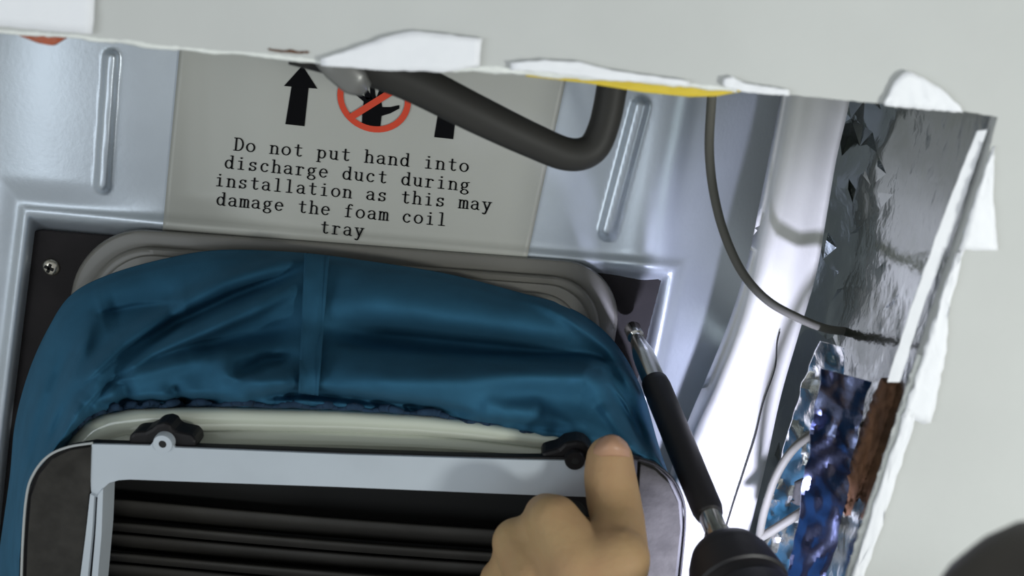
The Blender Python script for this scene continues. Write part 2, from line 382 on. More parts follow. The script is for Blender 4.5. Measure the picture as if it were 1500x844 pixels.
def ell(cx, cy, rx, ry, a0, a1, n=14):
    return [(cx + rx * math.cos(math.radians(a0 + (a1 - a0) * i / n)), cy + ry * math.sin(math.radians(a0 + (a1 - a0) * i / n))) for i in range(n + 1)]
GL = {
 'D': [[(3, 0), (3, 18.5)], [(.5, 18.5), (6.5, 18.5)], [(.5, 0), (6.5, 0)], ell(6.2, 9.25, 6.6, 9.25, 90, -90)],
 'o': [ell(7, 6.2, 5.4, 6.2, 0, 360, 22)],
 'n': [[(1, 12), (3.2, 12.4), (3.2, 0)], ell(7.2, 8.4, 4, 3.8, 170, 0) + [(11.2, 0)], [(1, 0), (5.4, 0)], [(9, 0), (13.2, 0)]],
 't': [[(6.5, 17), (6.5, 3)] + ell(9.3, 3, 2.8, 3, 180, 330, 8), [(2.5, 12.4), (11.5, 12.4)]],
 'p': [[(.8, 12), (3, 12.4), (3, -5.5)], [(.8, -5.5), (5.6, -5.5)], ell(7.2, 6.2, 4.6, 6, 160, -160, 18)],
 'u': [[(1, 12.4), (3.2, 12.4), (3.2, 4)] + ell(7, 4, 3.8, 3.8, 180, 330, 10), [(8.8, 12.4), (11, 12.4), (11, 0), (13.2, 0)]],
 'h': [[(1, 18.8), (3.2, 19), (3.2, 0)], ell(7.2, 8.4, 4, 3.8, 170, 0) + [(11.2, 0)], [(1, 0), (5.4, 0)], [(9, 0), (13.2, 0)]],
 'a': [ell(6.4, 9, 4.2, 3.5, 165, 0, 10) + [(10.6, 2)] + ell(12.2, 1.8, 1.6, 1.8, 180, 300, 5), ell(6.2, 3.6, 4, 3.5, 80, 345, 14), [(10.4, 7.6), (6.4, 7.0)]],
 'd': [[(8.6, 18.8), (11, 19), (11, 0), (13.2, 0)], ell(6.4, 6.2, 4.6, 6.1, 20, 340, 18)],
 'i': [[(3.5, 12), (7.2, 12.4), (7.2, 0)], [(3.4, 0), (11, 0)], ell(6.9, 17, .6, .6, 0, 360, 8)],
 's': [[(10.6, 12.2), (10.6, 9.4)], ell(6.9, 9.3, 3.7, 3, 10, 230, 12) + ell(7, 3.2, 4, 3.2, 50, -170, 12), [(2.8, 0), (2.8, 3.4)]],
 'c': [ell(7.4, 6.2, 5, 6.2, 45, 320, 18), ell(10.8, 9.8, .5, .5, 0, 360, 6)],
 'r': [[(1.6, 12), (5, 12.4), (5, 0)], [(1.8, 0), (8.6, 0)], ell(9, 8.2, 4, 4, 175, 50, 9), ell(11.4, 10.8, .5, .5, 0, 360, 6)],
 'g': [ell(6.4, 8.4, 3.9, 4, 0, 360, 18), [(8.6, 11.6), (12.8, 12.8)], [(4, 5), (2.8, 3.2), (4, 2), (9.5, 1.4)] + ell(7, -2, 5, 3.2, 55, -240, 16)],
 'e': [[(2, 6.8), (11.8, 6.8)] + ell(7, 6.2, 5, 6.2, 5, 320, 20)],
 'l': [[(3.5, 18.8), (7.2, 19), (7.2, 0)], [(3.2, 0), (11.2, 0)]],
 'm': [[(.6, 12.2), (2, 12.4), (2, 0)], ell(4.8, 9, 2.6, 3.3, 170, 0, 8) + [(7.4, 0)], ell(10, 9, 2.6, 3.3, 170, 0, 8) + [(12.6, 0)], [(.4, 0), (3.6, 0)], [(6, 0), (9, 0)], [(11.2, 0), (14.2, 0)]],
 'y': [[(2.6, 12.4), (7.4, 1)], [(11.8, 12.4), (6, -4)] + ell(4, -4, 1.8, 1.6, 0, -170, 6), [(.8, 12.4), (5.2, 12.4)], [(9.2, 12.4), (13.4, 12.4)]],
 'f': [[(6, 0), (6, 14)] + ell(9, 14.6, 3, 4.2, 180, 40, 9), [(2.6, 12.4), (10.6, 12.4)], [(2.6, 0), (9.6, 0)]],
}
NIB = [(1.22 * math.cos(a), 0.68 * math.sin(a)) for a in [2 * math.pi * i / 8 for i in range(8)]]
def hull(pts):
    pts = sorted(set(pts)); 
    def half(ps):
        r = []
        for p in ps:
            while len(r) > 1 and (r[-1][0] - r[-2][0]) * (p[1] - r[-2][1]) - (r[-1][1] - r[-2][1]) * (p[0] - r[-2][0]) <= 0: r.pop()
            r.append(p)
        return r
    lo = half(pts); up = half(pts[::-1]); return lo[:-1] + up[:-1]
def print_mesh(name, polys, m, eps=0.0):
    """flat printing: list of pixel polygons lying on the label"""
    vs = []; fs = []
    for pl in polys:
        A = np.array(pl, float); o = len(vs); vs += list(P(A[:, 0], A[:, 1], lab_h(A[:, 0], A[:, 1]) - eps)); fs.append(tuple(range(o, o + len(A))))
    return mesh(name, vs, fs, m, lab, smooth=False, fix=False)
def text_line(s, p0, p1):
    p0 = np.array(p0, float); p1 = np.array(p1, float); n = len(s); adv = (p1 - p0) / (n - 0.2)
    ex = adv / 17.0; ey = np.array([0.093, -1.0]) * 0.97; polys = []
    for i, c in enumerate(s):
        for st in GL.get(c, []):
            for (x0, y0), (x1, y1) in zip(st[:-1], st[1:]):
                hl_ = hull([(round(x0 + a, 3), round(y0 + b, 3)) for a, b in NIB] + [(round(x1 + a, 3), round(y1 + b, 3)) for a, b in NIB])
                polys.append([tuple(p0 + adv * i + ex * x + ey * y) for x, y in hl_])
    print_mesh('text_line', polys, M_ink)
text_line('Do not put hand into', (342, 220), (686, 252))
text_line('discharge duct during', (328, 246), (687, 280))
text_line('installation as this may', (314, 272), (719, 309))
text_line('damage the foam coil', (316, 300), (653, 331))
text_line('tray', (468, 341), (532, 347))
arrow = [(443, 96), (465, 130), (452, 129), (446, 185), (418, 182), (427, 127), (416, 126)]
print_mesh('arrow', [arrow], M_ink); print_mesh('arrow', [[(x + 218, y + 19) for x, y in arrow]], M_ink)
def ringpolys(cx, cy, rx, ry, w, n=48, rot=0.09):
    out = []
    for i in range(n):
        a, b = 2 * math.pi * i / n, 2 * math.pi * (i + 1) / n
        f = lambda t, s: (cx + (rx - s) * math.cos(t), cy + (ry - s) * math.sin(t) + rot * (rx - s) * math.cos(t))
        out.append([f(a, 0), f(b, 0), f(b, w), f(a, w)])
    return out
print_mesh('hand_symbol', [
    [(530, 186), (557, 187), (559, 170), (572, 166), (585, 159), (585, 154), (572, 157), (560, 157), (558, 146), (534, 142), (531, 160)],
    [(534, 150), (541, 145), (524, 136), (520, 138)], [(536, 146), (545, 144), (534, 122), (529, 123)],
    [(543, 146), (551, 146), (547, 116), (541, 116)], [(550, 147), (558, 149), (566, 122), (560, 120)]], M_ink, 0.0001)
print_mesh('prohibition_ring', ringpolys(548, 144, 54, 50, 9), M_red, 0.00025)
print_mesh('prohibition_bar', [[(509, 169), (515, 177), (592, 129), (586, 121)]], M_red, 0.00045)

# ------------------------------------------------------------------ outlet flange, collar, screw
fl = empty('outlet_flange', P(480, 500, HP + 0.006))
tag(fl, 'dark plastic outlet flange with smoky rounded collar recessed in the steel pan', 'duct flange')
rl = [(44, 340), (60, 337), (400, 366), (900, 402), (976, 408), (978, 418), (952, 520), (925, 640), (805, 1215), (-45, 1150), (12, 640), (38, 350)]
poly_plate('plate', rl, HP + 0.0034, 0.002, M_flange, fl, bevel=0.0006)
def rr(cx, cy, w, h, r, rot, skew=0.0, n=10):
    """rounded rectangle outline in pixels"""
    out = []
    for sx, sy, a0 in ((1, -1, -90), (1, 1, 0), (-1, 1, 90), (-1, -1, 180)):
        for i in range(n + 1):
            a = math.radians(a0 + 90 * i / n); out.append((sx * (w - r) + r * math.cos(a), sy * (h - r) + r * math.sin(a)))
    c, s = math.cos(rot), math.sin(rot)
    return np.array([(cx + x * c - y * s + skew * y, cy + x * s + y * c) for x, y in out])
def ringloft(name, specs, m, parent, base):
    vs = []; fs = []; n = None
    for inset, h in specs:
        L = base(inset); n = len(L); vs += list(P(L[:, 0], L[:, 1], np.full(n, h)))
    for i in range(len(specs) - 1):
        for j in range(n):
            k = (j + 1) % n; fs.append((i * n + j, i * n + k, (i + 1) * n + k, (i + 1) * n + j))
    o = mesh(name, vs, fs, m, parent)
    md = o.modifiers.new('edges', 'EDGE_SPLIT'); md.split_angle = math.radians(50)
    return o
def cbase(i):
    return rr(472, 640, 398 - i, 280 - i, 92 - i * 0.5, 0.073, -0.10, 14)
ringloft('collar', [(-2, HP + 0.0045), (-2, HP - 0.004), (0, HP - 0.006), (3, HP - 0.0065), (22, HP - 0.0062), (24, HP - 0.010), (27, HP - 0.0108), (34, HP - 0.0108), (36, HP - 0.013), (48, HP - 0.014), (50, HP - 0.018), (54, HP - 0.019), (90, HP - 0.019), (95, HP + 0.004)], M_collar, fl, cbase)
def screw(px, py, h, r, parent):
    c = P(px, py, h); A = c + [0, 0, 0.004]; B = c - [0, 0, 0.0]
    s = lathe('screw', A, B, [(0, r * 1.25), (0.12, r * 1.25), (0.2, r), (0.55, r), (0.8, r * 0.85), (0.94, r * 0.6), (1.0, r * 0.3)], M_screw, parent, 24)
    s['label'] = 'shiny cross-head screw'
    g = r * 0.5
    for dx, dy in ((1, 0.35), (-0.35, 1)):
        v = np.array([dx, dy, 0]); v = v / np.linalg.norm(v); w = np.array([-v[1], v[0], 0]) * g * 0.28; zz = np.array([0, 0, -0.0006]); zb = np.array([0, 0, 0.001])
        q = [c + v * g + w, c + v * g - w, c - v * g - w, c - v * g + w]
        slot = mesh('slot', [p + zz for p in q] + [p + zb for p in q], [(0, 1, 2, 3), (4, 5, 6, 7), (0, 1, 5, 4), (1, 2, 6, 5), (2, 3, 7, 6), (3, 0, 4, 7)], M_void, None, smooth=False)
        slot.parent = s; slot.matrix_parent_inverse = s.matrix_world.inverted() if False else Matrix.Translation(-Vector(fl.location)).inverted() @ Matrix.Translation(-Vector(fl.location))
    return s
screw(72, 393, HP + 0.0015, 0.0038, fl)

# ------------------------------------------------------------------ blue fabric sleeve
cols = [((-60, 1230), (12, 1230)), ((-42, 1100), (20, 1100)), ((-24, 990), (26, 990)), ((-12, 900), (30, 900)), ((0, 800), (33, 800)), ((14, 700), (46, 715)), ((22, 620), (78, 668)), ((42, 545), (108, 637)), ((70, 482), (126, 619)), ((104, 432), (150, 608)),
        ((160, 402), (192, 600)), ((245, 378), (260, 597)), ((325, 366), (330, 596)), ((440, 370), (440, 599)), ((530, 381), (530, 603)), ((650, 400), (640, 612)), ((760, 428), (745, 634)),
        ((835, 451), (820, 648)), ((895, 495), (880, 660)), ((938, 565), (930, 672)), ((964, 650), (972, 690)), ((990, 735), (992, 750)), ((1000, 850), (985, 860)), ((985, 1000), (975, 1000)), ((972, 1230), (965, 1230))]
NS, NT = 440, 130
tp = catmull([c[0] for c in cols], NS); hm = catmull([c[1] for c in cols], NS)
tt = np.linspace(0, 1, NT)
GX = tp[:, None, 0] * (1 - tt) + hm[:, None, 0] * tt; GY = tp[:, None, 1] * (1 - tt) + hm[:, None, 1] * tt
prof = np.interp(tt, [0, .04, .12, .3, .5, .68, .82, .92, .97, 1], [.384, .374, .366, .353, .342, .330, .319, .314, .317, .326])
prof = np.convolve(np.pad(prof, 4, 'edge'), np.ones(9) / 9, 'valid')
# amount of roll at left and right silhouettes
sl = np.linspace(0, 1, NS)[:, None]
HS = np.repeat(prof[None], NS, 0) + 0 * sl
FOLDS = [  # polyline, width px, amplitude metres (towards the viewer)
 ([(442, 378), (330, 412), (250, 452), (180, 500), (110, 560), (70, 620)], 13, .0042),
 ([(438, 398), (340, 436), (260, 476), (190, 528), (125, 590)], 10, -.0040),
 ([(440, 412), (370, 452), (300, 484), (220, 512), (150, 552), (100, 620)], 15, .0048),
 ([(150, 462), (210, 448), (270, 442)], 24, -.0050),
 ([(135, 470), (120, 520), (80, 580), (55, 680)], 12, .0034),
 ([(100, 520), (70, 600), (40, 700)], 10, -.003),
 ([(440, 478), (360, 492), (280, 520)], 16, -.0036),
 ([(380, 520), (290, 524), (200, 548), (140, 590)], 14, .0040),
 ([(440, 556), (380, 560), (310, 540)], 16, .0050),
 ([(430, 530), (390, 528), (340, 560)], 10, -.0035),
 ([(180, 556), (185, 590)], 12, -.004), ([(250, 566), (268, 592)], 9, -.004),
 ([(70, 540), (42, 640), (28, 760), (20, 860)], 14, .004),
 ([(95, 600), (60, 680), (40, 780)], 8, -.0028), ([(120, 590), (85, 650), (60, 690)], 9, .003),
 ([(486, 484), (560, 492), (680, 504), (780, 516), (860, 522), (925, 545)], 20, -.0095),
 ([(480, 548), (580, 556), (680, 556), (780, 548), (860, 548), (920, 590)], 26, .0085),
 ([(485, 420), (600, 440), (760, 465), (880, 500)], 36, .0050),
 ([(770, 432), (830, 462), (890, 510), (940, 585)], 10, .0040),
 ([(800, 434), (855, 462), (905, 510)], 9, -.0040),
 ([(900, 530), (935, 580), (955, 640), (970, 690)], 9, .0035), ([(890, 560), (920, 610), (950, 660)], 8, -.0040), ([(880, 590), (905, 625), (935, 665)], 9, .0030),
 ([(700, 590), (740, 600), (800, 600)], 16, .0030), ([(700, 620), (760, 622), (840, 632)], 8, -.0025),
 ([(370, 584), (440, 576), (520, 584), (600, 594), (685, 606)], 8, -.0075),
 ([(150, 592), (220, 588), (290, 590)], 6, -.005),
 ([(262, 586), (330, 588)], 7, -.005),
]
for line, w, amp in FOLDS:
    d, f = segdist(GX, GY, line)
    HS = HS - 1.9 * amp * np.exp(-(d / w) ** 2 * 0.9) * np.clip(np.sin(math.pi * (0.06 + 0.88 * f)) * 1.6, 0, 1)
CREASES = [  # line, reach px, amplitude: below the line comes forward, above it falls back
 ([(486, 506), (580, 512), (680, 519), (780, 522), (850, 521), (905, 534), (940, 570)], 30, .0048),
 ([(440, 391), (340, 428), (250, 468), (180, 512), (110, 575)], 20, -.0030),
 ([(440, 428), (370, 466), (300, 494), (225, 522), (160, 558), (110, 615)], 20, -.0030),
 ([(270, 442), (200, 446), (140, 458)], 26, -.0024),
 ([(330, 552), (385, 548), (436, 520)], 22, .0034),
 ([(800, 436), (860, 466), (905, 512), (945, 585)], 16, .0026),
 ([(880, 540), (918, 590), (948, 650)], 14, .0026),
]
for line, w, amp in CREASES:
    d, f = segdist(GX, GY, line); Ln = np.array(sorted(line), float)
    sg = np.tanh((GY - np.interp(GX, Ln[:, 0], Ln[:, 1])) / 4.0)
    HS = HS - amp * sg * np.exp(-d / w) * np.clip(np.sin(math.pi * f) * 2.2, 0, 1) * (d < 5 * w)
HS -= 0.0012 * snoise(GX, GY, 0.016, 2)
# gathers near the elastic hem
ph = np.cumsum(np.r_[0, np.hypot(*np.diff(hm, axis=0).T)])[:, None]
ga = (0.5 + 0.5 * snoise(ph[:, 0], ph[:, 0] * 0, 0.012, 9))[:, None]
HS -= 0.0022 * np.sin(ph * 0.19 + 2 * np.sin(ph * 0.02)) * sstep(.80, .99, tt)[None] * ga
# extra row turning in behind the collar side
cx, cy = 480, 640
GX = np.concatenate([(tp[:, :1] * 0.93 + cx * 0.07), GX], 1); GY = np.concatenate([(tp[:, 1:] * 0.93 + cy * 0.07), GY], 1)
HS = np.concatenate([HS[:, :1] + 0.004, HS], 1)
# tuck row at the hem
GX = np.concatenate([GX, hm[:, :1] * 0.985 + cx * 0.015], 1); GY = np.concatenate([GY, hm[:, 1:] * 0.985 + (cy + 40) * 0.015], 1); HS = np.concatenate([HS, HS[:, -1:] + 0.006], 1)
sleeve = empty('fabric_sleeve', P(480, 500, 0.34))
tag(sleeve, 'baggy blue fabric duct sleeve with seam and gathered hem between flange and frame', 'duct sleeve')
mesh('fabric', P(GX, GY, HS).reshape(-1, 3), gridfaces(NS, GX.shape[1]), M_cloth, sleeve)
def sleeve_h(px, py):
    d = (GX - px) ** 2 + (GY - py) ** 2; k = d < 81; return HS[k].min() if k.any() else HS[np.unravel_index(np.argmin(d), d.shape)]
# seam placket
rows = np.linspace(0, 1, 60); Gs = []
for r in rows:
    y = 371 + 205 * r; xl = 446 - 9 * r; xr = 482 - 16 * r; row = []
    for j, s in enumerate(np.linspace(0, 1, 9)):
        x = xl + (xr - xl) * s; hgt = sleeve_h(x, y + 4 * s) - 0.0008 - (0.0006 if s in (0, 1) else 0) + (0.0009 if j == 7 else 0)
        row.append(P(x, y + 4 * s, hgt))
    Gs.append(row)
Gs = np.array(Gs); 
for _ in range(3): Gs[1:-1] = (Gs[:-2] + Gs[1:-1] + Gs[2:]) / 3
sm = slab('seam', Gs, 0.0007, M_cloth, sleeve)
# gathered elastic hem: scalloped roll
hp = []; hr = []
sel = np.linspace(int(NS * 0.29), int(NS * 0.70), 260).astype(int)
for i, s in enumerate(sel):
    w = 0.5 + 0.5 * math.sin(i * 0.42 + 1.6 * math.sin(i * 0.07))
    hp.append(P(hm[s, 0], hm[s, 1] - 2 - 5 * w, HS[s, -3] - 0.0015 - 0.0012 * w)); hr.append((0.0006 + 0.0008 * w) * min(1, (len(sel) - i) / 40.0 + 0.05))
tube('elastic_hem', hp, hr, M_hem_shade, sleeve, n=520, seg=10)

# ------------------------------------------------------------------ hand-held duct frame
fr = empty('duct_frame', P(500, 760, HF))
tag(fr, 'rounded black duct frame with silver face and louvres held by the hand', 'duct frame')
outl = [(18, 1240), (32, 860), (34, 790), (40, 725), (52, 692), (72, 668), (100, 655), (135, 649), (300, 655), (500, 662), (640, 667), (760, 670), (860, 670), (930, 672), (962, 683), (986, 704), (1000, 735), (1003, 775), (995, 850), (955, 1240)]
inn = [(104, 1150), (136, 860), (140, 790), (146, 735), (150, 716), (160, 707), (175, 704), (190, 704), (300, 708), (500, 715), (640, 721), (760, 726), (800, 728), (830, 731), (850, 738), (862, 752), (868, 775), (866, 800), (862, 850), (830, 1150)]
body = poly_plate('body', outl, HF + 0.0006, 0.0032, M_blackpl, fr, hole=inn, bevel=0.0005)
# thin rim, silver face, foam corner pads
poly_plate('face_plate', [(134, 651), (220, 653), (226, 645), (233, 640), (242, 640), (250, 645), (256, 656), (500, 666), (760, 674), (905, 677), (905, 730), (760, 725), (500, 714), (300, 707), (190, 703), (174, 704), (160, 708), (150, 717), (146, 730), (139, 728), (133, 720), (131, 690)], HF - 0.0004, 0.0012, M_face, fr, bevel=0.0002)
poly_plate('foam_pad', [(38, 850), (40, 790), (45, 728), (57, 696), (76, 673), (102, 660), (133, 655), (131, 720), (126, 790), (117, 850), (88, 1150), (26, 1150)], HF - 0.0010, 0.0018, M_foam, fr, bevel=0.0003)
poly_plate('foam_pad', [(938, 680), (958, 688), (980, 708), (994, 738), (997, 775), (989, 850), (957, 1150), (880, 1150), (920, 850), (934, 740)], HF - 0.0010, 0.0018, M_foam, fr, bevel=0.0003)
rim = catmull([(30, 900), (33, 800), (39, 726), (50, 693), (71, 668), (100, 655), (136, 649)], 60)
tube('rim_bead', [P(x, y, HF - 0.0006) for x, y in rim], 0.00045, M_rim, fr, n=80, seg=8)
rim = catmull([(934, 672), (962, 682), (986, 703), (1001, 735), (1003, 775), (995, 860)], 60)
tube('rim_bead', [P(x, y, HF - 0.0002) for x, y in rim], 0.00045, M_blackpl, fr, n=80, seg=8)
strip('channel_wall', [(132, 724), (126, 780), (117, 850), (104, 960)], [(138, 727), (135, 780), (128, 850), (116, 960)], HF - 0.0016, M_face, 0.004, 12, 3, parent=fr, smooth=False)
strip('channel_wall', [(143, 726), (140, 780), (134, 850), (123, 960)], [(151, 716), (149, 780), (143, 850), (133, 960)], HF - 0.0008, M_face, 0.010, 12, 3, parent=fr, smooth=False)
# screw bosses
def boss(x, y, m, hole=True):
    c = P(x, y, HF - 0.0012)
    b = lathe('screw_boss', c + [0, 0, 0.010], c, [(0, 0.0034), (0.9, 0.0034), (1.0, 0.0031), (1.0, 0.0013), (0.7, 0.0013)], m, fr, 28)
    d = c + [0, 0, 0.0004]
    lathe('boss_hole', d + [0, 0, 0.001], d - [0, 0, 0.0002], [(0, 0.0014), (1, 0.0014)], M_void, fr, 20)
boss(238, 651, M_face); boss(842, 676, M_blackpl)
def lump(pts, h, name='moulding'):
    o = poly_plate(name, pts, h, 0.009, M_blackpl, fr, bevel=0.0012); return o
lump([(188, 655), (188, 640), (196, 634), (212, 633), (222, 628), (228, 622), (240, 620), (250, 623), (254, 632), (264, 635), (280, 638), (287, 646), (288, 658)], HF + 0.0016)
lump([(792, 676), (794, 664), (806, 661), (818, 658), (826, 650), (845, 647), (858, 650), (866, 660), (872, 676)], HF + 0.0016)
# milky collar that the sleeve is pulled over
def mbase(i):
    L = np.array([(94, 690), (98, 655), (108, 634), (124, 618), (150, 607), (200, 599), (340, 597), (500, 601), (620, 608), (700, 617), (770, 628), (850, 641), (905, 652), (940, 672), (950, 690), (500, 692)], float)
    c = np.array([520, 692.]); return resample(np.vstack([L, L[:1]]), 160)[:-1] + (c - resample(np.vstack([L, L[:1]]), 160)[:-1]) * (i / np.array([420, 100.]))
ringloft('milky_collar', [(-3, HF + .030), (-2, HF + .022), (0, HF + .018), (4, HF + .0155), (10, HF + .0140), (18, HF + .0133), (26, HF + .0135), (34, HF + .0150), (36, HF + .0165), (42, HF + .0155), (56, HF + .0148), (62, HF + .018)], M_clear, fr, mbase)
# louvres and dark interior
for (y0, y1, h) in ((729, 757, .326), (763, 776, .322), (780, 804, .327), (808, 820, .322), (824, 850, .326), (855, 868, .322), (874, 898, .326), (903, 916, .322), (922, 946, .326), (952, 965, .322), (972, 996, .326), (1002, 1015, .322), (1022, 1046, .326), (1052, 1065, .322), (1072, 1096, .326)):
    sl_ = 0.078; h += 0.018
    G = []
    for s in np.linspace(0, 1, 14):
        x = 138 + (875 - 138) * s; dy = (x - 148) * sl_ + 4 * math.sin(s * math.pi)
        G.append([P(x, y0 + dy, h), P(x, y0 + 2.5 + dy, h - 0.0008), P(x, (y0 + y1) / 2 + dy, h + 0.001), P(x, y1 + dy, h + 0.004)])
    slab('louvre', np.array(G), 0.0012, M_slat, fr)
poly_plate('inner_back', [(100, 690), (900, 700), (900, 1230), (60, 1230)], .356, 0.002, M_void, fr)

# ------------------------------------------------------------------ hand
def round_cones(name, cones, parent, m, voxel=0.0011, smooth=14):
    """one continuous body from overlapping tapered capsules, fused with a voxel remesh"""
    bm = bmesh.new()
    for (p, r0), (q, r1) in cones:
        p = Vector(p); q = Vector(q); d = q - p; L = d.length; rot = d.to_track_quat('Z', 'Y').to_matrix().to_4x4() if L > 1e-6 else Matrix()
        st = []; seg = 20
        for i in range(7): a = -math.pi / 2 + math.pi / 2 * i / 6; st.append((r0 * math.sin(a), max(r0 * math.cos(a), 1e-5)))
        for i in range(7): a = math.pi / 2 * i / 6; st.append((L + r1 * math.sin(a), max(r1 * math.cos(a), 1e-5)))
        rings = []
        for zz, rr_ in st:
            rings.append([bm.verts.new(Matrix.Translation(p) @ rot @ Vector((rr_ * math.cos(2 * math.pi * j / seg), rr_ * math.sin(2 * math.pi * j / seg), zz))) for j in range(seg)])
        for a, b in zip(rings[:-1], rings[1:]):
            for j in range(seg): bm.faces.new((a[j], a[(j + 1) % seg], b[(j + 1) % seg], b[j]))
        bm.faces.new(rings[0][::-1]); bm.faces.new(rings[-1])
    me = bpy.data.meshes.new(name); bm.to_mesh(me); bm.free()
    o = link(name, me, m); setparent(o, parent)
    rm = o.modifiers.new('fuse', 'REMESH'); rm.mode = 'VOXEL'; rm.voxel_size = voxel; rm.use_smooth_shade = True
    s = o.modifiers.new('smooth', 'SMOOTH'); s.factor = 0.5; s.iterations = smooth
    return o
hand = empty('hand', P(830, 800, 0.28))
tag(hand, 'bare hand with upright thumb pressed on the duct frame', 'hand')
def J(x, y, h, r): return (V3(x, y, h), px2m(r, h))
thumb = [J(893, 673, .2955, 39), J(893, 695, .294, 43), J(898, 728, .291, 45), J(905, 765, .284, 45), J(905, 810, .272, 52), J(890, 900, .262, 66)]
cones = list(zip(thumb[:-1], thumb[1:]))
idx = [J(880, 920, .262, 72), J(848, 830, .268, 62), J(812, 765, .277, 46), J(800, 756, .287, 38), J(802, 772, .310, 33), J(840, 778, .328, 29), J(880, 785, .329, 25)]
cones += list(zip(idx[:-1], idx[1:]))
mid = [J(850, 930, .262, 70), J(790, 850, .272, 55), J(757, 795, .284, 42), J(755, 800, .308, 34), J(795, 800, .332, 30), J(860, 805, .333, 26)]
cones += list(zip(mid[:-1], mid[1:]))
rng = [J(830, 960, .266, 66), J(770, 890, .276, 50), J(736, 852, .288, 40), J(735, 860, .312, 32), J(790, 865, .334, 28), J(860, 868, .334, 24)]
cones += list(zip(rng[:-1], rng[1:]))
pin = [J(820, 1000, .268, 60), J(760, 950, .280, 44), J(730, 920, .292, 34), J(735, 925, .314, 28), J(790, 925, .334, 24), J(850, 925, .334, 20)]
cones += list(zip(pin[:-1], pin[1:]))
cones += [(J(800, 772, .281, 42), J(768, 802, .285, 40)), (J(768, 800, .284, 42), J(742, 850, .288, 40)), (J(848, 850, .266, 62), J(905, 820, .268, 55)), (J(812, 810, .275, 48), J(775, 850, .280, 48)), (J(870, 950, .258, 95), J(900, 1180, .235, 105)), (J(850, 880, .266, 75), J(890, 880, .264, 75))]
ho = round_cones('skin', cones, hand, M_skin)
# thumb nail: a thin curved shell on the pad-away side of the thumb
G = []
for s in np.linspace(-1, 1, 13):
    row = []
    for t in np.linspace(0, 1, 11):
        wv = 27 * (1 - 0.25 * t ** 3) ; x = 896 + s * wv; y = 668 - 30 * t * (1 - 0.22 * s * s) + 3 * s * s
        hc = .2955 - px2m(39, .29) + 0.0016; row.append(P(x, y, hc - 0.0007 + 0.0032 * s * s + 0.0040 * max(0, t - .3) ** 2 * 2))
    G.append(row)
slab('nail', np.array(G), 0.0009, M_nail, hand)

# ------------------------------------------------------------------ nut driver in a drill
dr = empty('power_driver', P(1075, 840, 0.27))
tag(dr, 'black handled power driver with chrome shaft turning a screw at flange corner', 'power tool')
A = P(926, 480, .392); B = P(1078, 848, .268)
def ax_at(f): return A + (B - A) * f
lathe('socket', A, B, [(0, .0030), (.005, .0034), (.05, .0034), (.055, .0026), (.075, .0024)], M_chrome, dr)
lathe('shaft', A, B, [(.06, .0026), (.08, .0030), (.14, .0042), (.17, .0044), (.30, .0044)], M_chrome, dr)
lathe('grip_sleeve', A, B, [(.27, .0044), (.275, .0050), (.30, .0053), (.55, .0052), (.78, .0050), (.80, .0044)], M_rubber, dr)
lathe('shaft_collar', A, B, [(.79, .0035), (.80, .0037), (.86, .0036), (.862, .0043), (.885, .0043), (.89, .0036), (.93, .0036)], M_chrome, dr)
lathe('chuck', A, B, [(.90, .0060), (.905, .0085), (.92, .0105), (.94, .0118), (.955, .0120), (.957, .0128), (1.0, .0140), (1.03, .0146), (1.035, .0138), (1.06, .0138), (1.07, .0150), (1.15, .0160), (1.30, .0160)], M_rubber, dr)
lathe('housing', A, B, [(1.28, .0150), (1.30, .0200), (1.36, .0225), (1.75, .0230), (1.85, .0200), (1.88, .0120)], M_rubber, dr)
led_pos = np.array([.083, .198, 1.846])
lathe('led_lens', led_pos + np.array([0, -.006, -.016]), led_pos, [(0, .0030), (.8, .0030), (1, .0022)], M_led, dr, 20)
sp = bpy.data.lights.new('driver_led', 'SPOT'); sp.energy = 1.6; sp.spot_size = math.radians(86); sp.spot_blend = 0.5; sp.shadow_soft_size = 0.004; sp.color = (0.74, 0.76, 1.0)
so = bpy.data.objects.new('driver_led', sp); COL.objects.link(so); so.location = led_pos + np.array([0.0, -.001, .003])
so.rotation_euler = (V3(1085, 560, .39) - Vector(so.location)).to_track_quat('-Z', 'Y').to_euler()

# ------------------------------------------------------------------ pipe, cables and scraps in the opening
pp = empty('bent_pipe', P(760, 190, .30)); tag(pp, 'dark grey bent pipe crossing in front of the warning label', 'pipe')
tube('pipe', [P(x, y, h) for x, y, h in ((430, 62, .286), (520, 88, .290), (600, 118, .294), (700, 168, .299), (780, 206, .303), (832, 226, .305), (866, 219, .306), (884, 186, .307), (896, 130, .308), (906, 50, .309))],
     [px2m(32, .29), px2m(31, .29), px2m(30, .29), px2m(28, .3), px2m(26, .3), px2m(25, .3), px2m(24, .3), px2m(23, .3), px2m(23, .3), px2m(23, .3)], M_pipe, pp, n=160, seg=24)
tube('pipe_clip', [P(x, y, h) for x, y, h in ((468, 70, .280), (494, 96, .280), (520, 120, .281), (536, 131, .283))], [px2m(20, .28), px2m(24, .28), px2m(22, .28), px2m(12, .28)], M_clip, pp, n=40, seg=16, flat=0.45)
def cable(label, pts, r, group=None, m=M_cable):
    return tag(tube('cable', [P(*p) for p in pts], r, m, None, n=140, seg=12), label, 'cable', group)
cable('long grey cable looping down in front of the steel pan to the foil', [(1046, 95, .330), (1042, 150, .332), (1039, 220, .335), (1046, 285, .338), (1062, 345, .340), (1088, 400, .341), (1124, 440, .342), (1170, 466, .342), (1212, 482, .344), (1250, 486, .352)], px2m(7.0, .33))
cable('short grey cable arching over the lower foil', [(1240, 608, .325), (1205, 626, .318), (1165, 655, .315), (1138, 695, .316), (1122, 740, .318), (1114, 775, .325), (1112, 800, .335)], px2m(6.6, .32))
